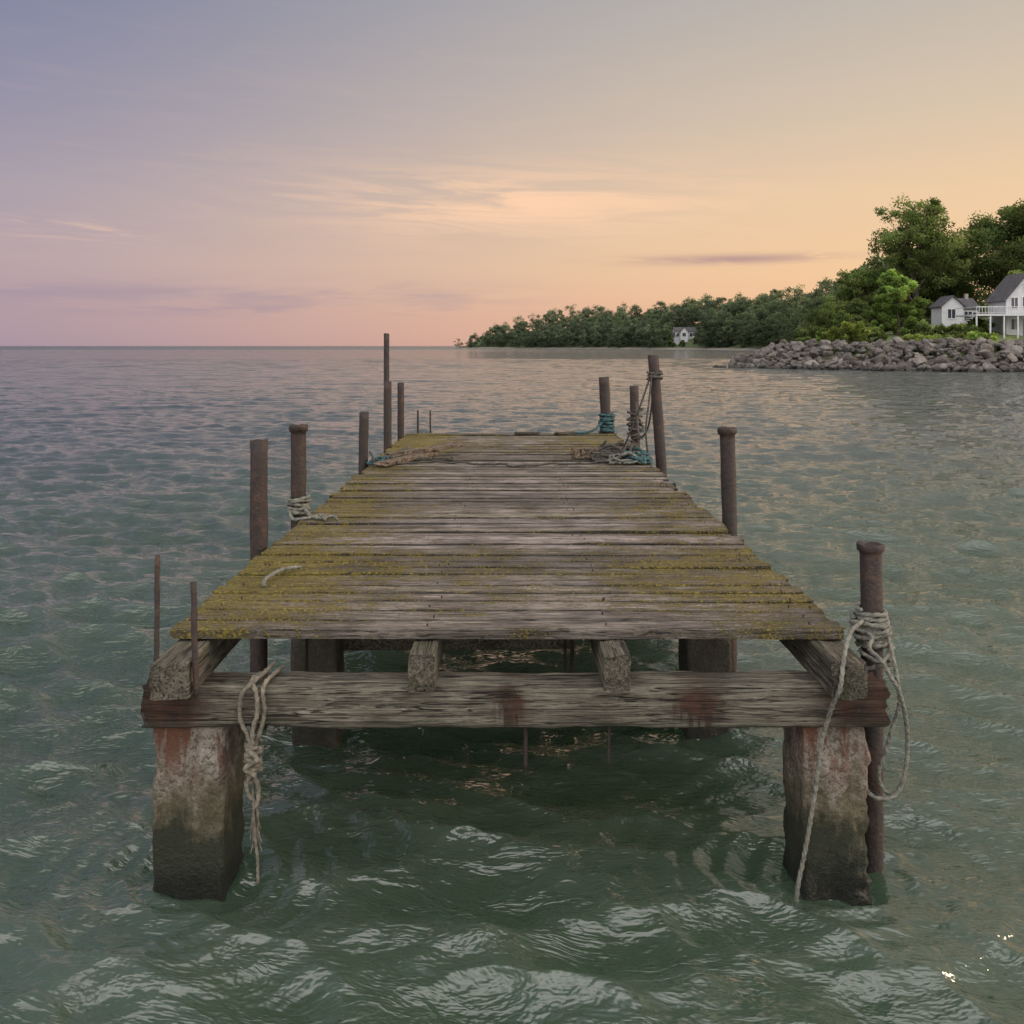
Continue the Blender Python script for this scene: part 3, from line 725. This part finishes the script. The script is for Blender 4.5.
def tree(x,y,h,wd,seed,col,label,nc=90,per=160,size=0.165,basef=0.28,name='tree',group='trees on the shore',irr=0.25,lobes=7,trunk=True,flat=.75,zoff=0,rk=1.4):
    rng=np.random.RandomState(seed); z=float(hgt(np.array([x]),np.array([y]))[0])-0.1+zoff
    e=empty(name,(x,y,z),label=label,category='tree' if name=='tree' else 'bush',group=group)
    cen,rad,L=crown(rng,h,wd,h*basef,nc,irr,lobes)
    col=np.array(col); cols=col[None,:]*(0.5+0.9*rng.rand(nc,1))*(1+0.04*rng.randn(nc,3))
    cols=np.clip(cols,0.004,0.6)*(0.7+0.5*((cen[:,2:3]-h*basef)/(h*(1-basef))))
    Q,F_,T=leaves(cen,rad*rk,per,size,rng,cols,flat)
    off=np.array([x,y,z])
    g=Geo(); tr=max(0.12,h*0.018)
    if trunk:
        limb(g,(0,0,-0.3),(0.02*h,0,h*0.75),tr*1.3,tr*0.35,seed,12)
    for i,l in enumerate(L): limb(g,(0.008*h*i/len(L),0,h*basef*(0.6 if trunk else 0.1)+i/len(L)*h*0.35),(l[0],l[1],l[2]),tr*0.5,tr*0.12,seed+i)
    for k in range(0,len(cen),3):
        l=min(L,key=lambda q:(q[0]-cen[k][0])**2+(q[1]-cen[k][1])**2+(q[2]-cen[k][2])**2)
        limb(g,l[:3],cen[k],tr*0.12,tr*0.04,seed+k,3)
    mk('trunk',np.array(g.v)+off,g.f,m_bark,parent=e,smooth=True)
    mk('crown',Q+off,F_,m_leaf,parent=e,tint=T)
    return e
DG=(0.105,0.137,0.052); MG=(0.13,0.165,0.060); LG=(0.19,0.27,0.075); YG=(0.19,0.23,0.068)
tree(57.0,128,18.8,12.6,101,MG,'tall deciduous tree with open crown behind a cottage',nc=160,per=150,irr=0.6,lobes=9,size=.18,rk=1.2)
tree(74.5,133,18.8,15.5,102,DG,'large dense dark green tree behind a white house',nc=230,per=170,lobes=9,basef=.2,size=.2,rk=1.3)
tree(82,130,18,13,103,DG,'large dense dark green tree behind a white house',nc=120,per=100)
tree(67.0,139,16.0,10,104,DG,'medium dark green tree beside a cottage',nc=150,basef=.1)
tree(63.0,141,15,11,114,DG,'medium dark green tree beside a cottage',nc=150,basef=.1)
tree(52.5,136,12.5,7.5,105,MG,'narrow green tree at the edge of the woods',nc=120,irr=.35,basef=.15)
tree(47.3,110.5,8.9,5.2,106,LG,'rounded bright green tree on the grassy bank',nc=150,per=170,size=0.14,basef=0.05,irr=.05,rk=1.2)
tree(69.5,122,7.5,5,107,MG,'green tree between two white houses',nc=80)
tree(55.5,140,9,9,108,DG,'dark green tree at the edge of the woods',nc=100,basef=.1)
tree(57,160,10,10,109,DG,'dark green tree at the edge of the woods',nc=100,basef=.12)
tree(64,175,12,11,110,DG,'dark green tree at the edge of the woods',nc=100,basef=.12)
for i,(bx,by,bh,bw,cl_) in enumerate([(39.8,105,2.9,4.8,YG),(42.5,107,2.0,3.6,MG),(37.5,108,1.8,3.0,LG),(50,108,2.2,4.2,MG),(53.5,107,2.0,4,DG),(57,111,2.2,3.6,MG),(51.2,117,3.4,4.4,DG),(44,118,4.5,5,DG),(41,122,5.5,6,DG),(48,124,6,6,DG),(54,104,1.4,4,LG),(49,101,1.4,4,MG),(44.5,99,1.3,3.4,YG),(34.5,106,1.5,3,MG)]):
    tree(bx,by,bh,bw,200+i,cl_,'leafy green bush on the grassy bank',nc=46,per=100,size=0.13,basef=0.02,name='bush',group='bushes on the bank',lobes=5,trunk=False)

rng=np.random.RandomState(5); temps=[]
for k in range(7):
    cen,rad,L=crown(rng,1.0,0.66 if k<5 else 0.48,0.06,36,0.12,6)
    cols=np.array([[1.0,1.0,1.0]])*(0.6+0.7*rng.rand(36,1))*(0.50+0.75*cen[:,2:3])
    Q,F_,T=leaves(cen,rad*1.6,38,0.019,rng,cols,.9); temps.append((Q,T))
VV=[];TT=[];cnt=0
houses_far=[(119,618)]
tries=0
while cnt<780 and tries<80000:
    tries+=1
    Yt=150+710*rng.rand()**0.9; Xt=-60+280*rng.rand()
    d=float(sdist(np.array([Xt]),np.array([Yt]))[0])
    if d<(3.5 if Xt>-15 else 1.5) or d>80: continue
    if rng.rand()>math.exp(-d/60): continue
    if Xt/Yt>0.50: continue
    if any(abs(Xt-Yt*a/b_)<11 and -80<Yt-b_<14 for a,b_ in houses_far): continue
    tp=rng.randint(7)
    hh_=(12+13*rng.rand()**1.4) if Yt>230 else 8+4*rng.rand()
    hh_*=0.66+0.34*min(1,(Xt+62)/60)
    hh_*=0.75 if d<9 else 1
    Q,T=temps[tp]; a=rng.rand()*6.28; ca,sa_=math.cos(a),math.sin(a)
    Rm=np.array([[ca,sa_,0],[-sa_,ca,0],[0,0,1]])
    zz=float(hgt(np.array([Xt]),np.array([Yt]))[0])
    VV.append((Q@Rm)*np.array([hh_*1.15,hh_*1.15,hh_])+np.array([Xt,Yt,zz-0.6]))
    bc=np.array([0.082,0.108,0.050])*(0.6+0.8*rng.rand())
    bc=bc+np.array([0.046,0.052,0.060])*min(1,Yt/700)  # distance haze painted into the leaf tint, paler and bluer with depth
    TT.append(T*bc); cnt+=1
Vw=np.concatenate(VV); mk('woodland',Vw,np.arange(len(Vw)).reshape(-1,4),m_leaf,tint=np.clip(np.concatenate(TT),0.003,0.5),kind='stuff',label='distant dark green wooded shoreline',category='woods')

# ------------------------------------------------------------ houses
def window(parent,x0,x1,yf,z0,z1):
    g=Geo(); t_=0.09; o=0.06
    g.box(x0,x1,yf-o,yf-0.004,z0-t_,z0); g.box(x0,x1,yf-o,yf-0.004,z1,z1+t_)
    g.box(x0-t_,x0,yf-o,yf-0.004,z0-t_,z1+t_); g.box(x1,x1+t_,yf-o,yf-0.004,z0-t_,z1+t_)
    g.box((x0+x1)/2-0.03,(x0+x1)/2+0.03,yf-o*.9,yf-0.02,z0,z1)
    wn=g.mk('window',m_trim,parent=parent)
    g=Geo(); g.box(x0,x1,yf-0.018,yf-0.006,z0,z1); g.mk('pane',m_glass,parent=wn)
def gable(parent,x0,x1,y0,y1,z0,ev,rd,axis,ov=0.35,th=0.16):
    g=Geo(); rg=Geo()
    def mp(u,v,z): return (u,v,z) if axis=='y' else (v,u,z)
    u0,u1,v0,v1=(x0,x1,y0,y1) if axis=='y' else (y0,y1,x0,x1)
    uc=(u0+u1)/2
    vs=[mp(u,v,z) for v in (v0,v1) for (u,z) in [(u0,z0),(u1,z0),(u1,ev),(uc,rd),(u0,ev)]]
    fs=[(0,1,2,3,4),(9,8,7,6,5),(0,5,6,1),(1,6,7,2),(2,7,8,3),(3,8,9,4),(4,9,5,0)]
    g.add(vs,fs); g.mk('wall',m_white,parent=parent)
    sl_=(rd-ev)/(uc-u0)
    for sg in (-1,1):
        ue=uc+sg*((u1-u0)/2+ov); ze=ev-ov*sl_
        vs=[mp(u,v,z) for v in (v0-ov,v1+ov) for (u,z) in [(ue,ze+0.01),(uc,rd+0.01),(uc,rd+th),(ue,ze+th)]]
        rg.add(vs,[(0,1,2,3),(7,6,5,4),(0,4,5,1),(1,5,6,2),(2,6,7,3),(3,7,4,0)])
    rg.mk('roof',m_roof,parent=parent)
hx0,hy=60.4,110.0; zg=3.55
he=empty('house',(63.5,112.5,zg),label='white two-storey gabled house with balcony above the shore',category='house')
gable(he,hx0,hx0+5.0,hy,hy+4.2,zg,8.2,11.2,'y')
window(he,61.0,61.8,hy,7.0,8.3); window(he,62.4,63.3,hy,7.0,8.4); window(he,64.1,64.9,hy,7.0,8.3); window(he,62.5,63.2,hy,9.2,10.0)
window(he,61.0,61.9,hy,4.4,5.7); window(he,64.0,65.0,hy,4.4,5.7)
g=Geo(); g.box(62.5,63.4,hy-0.05,hy-0.004,zg,5.7); g.mk('door',m_glass,parent=he)
g=Geo(); g.box(55.6,66.2,hy-2.2,hy-0.08,6.02,6.22)
for xx in np.arange(55.7,66.2,1.65): g.box(xx-.08,xx+.08,hy-2.15,hy-1.99,3.0,6.02)
g.box(55.6,60.3,hy-0.078,hy+3,6.02,6.22)
bal=g.mk('balcony',m_white,parent=he,label='white raised timber balcony on posts')
g=Geo()
g.box(55.6,66.2,hy-2.2,hy-2.12,7.05,7.15); g.box(55.6,66.2,hy-2.2,hy-2.14,6.36,6.41); g.box(55.6,55.68,hy-2.1,hy+3,7.05,7.13)
for xx in np.arange(55.65,66.2,0.35): g.box(xx-.025,xx+.025,hy-2.19,hy-2.14,6.22,7.05)
g.mk('railing',m_white,parent=bal)
g=Geo()
for i in range(10): g.box(55.5-i*0.28-0.3,55.5-i*0.28,hy-2.0,hy-1.0,6.0-i*0.24-0.06,6.0-i*0.24)
g.mk('stairs',m_white,parent=he)
CX=1.6
ce=empty('house',(58.3+CX,122,5.1),label='small white cottage with dark gabled roof on the bank',category='house')
gable(ce,55.7+CX,58.6+CX,120.0,123.0,4.7,7.75,9.0,'y',ov=0.25)
gable(ce,58.7+CX,60.9+CX,120.6,124.4,4.7,7.45,8.75,'x',ov=0.22)
window(ce,56.5+CX,57.5+CX,120.0,6.1,7.3); window(ce,59.0+CX,60.0+CX,120.6,6.0,7.0)
g=Geo(); g.box(60.2+CX,60.75+CX,120.54,120.596,4.9,6.9); g.mk('door',m_glass,parent=ce)
g=Geo(); g.box(60.0+CX,60.4+CX,122.3,122.7,8.4,9.5); g.mk('chimney',m_found,parent=ce)
for (x_,y_,w_,h_,l_) in [(119,618,15,4.8,'white house with dark roof at the edge of the woods')]:
    z_=float(hgt(np.array([x_]),np.array([y_]))[0])+2.0
    fe=empty('house',(x_,y_,z_),label=l_,category='house')
    gable(fe,x_-w_/2,x_+w_/2,y_,y_+7,z_-4.5,z_+h_,z_+h_+3.0,'x')
    for k in range(3): window(fe,x_-w_/2+w_*(0.1+0.3*k),x_-w_/2+w_*(0.22+0.3*k),y_,z_+h_*.3,z_+h_*.8)
    gable(fe,x_-4.0,x_+1.0,y_-4,y_-0.1,z_-4.5,z_+h_*0.95,z_+h_+2.7,'y')
    window(fe,x_-2.7,x_-0.4,y_-4,z_+h_*.3,z_+h_*.8)
    for k,(tx,ty,th_) in enumerate([(x_-12,y_-14,7),(x_+9,y_-12,9),(x_+2,y_-24,5),(x_-6,y_-22,5.5)]):
        tree(tx,ty,th_,th_*0.8,300+k,DG,'small green tree in front of a distant house',nc=36,per=60,size=.35,basef=.05)
print('done')
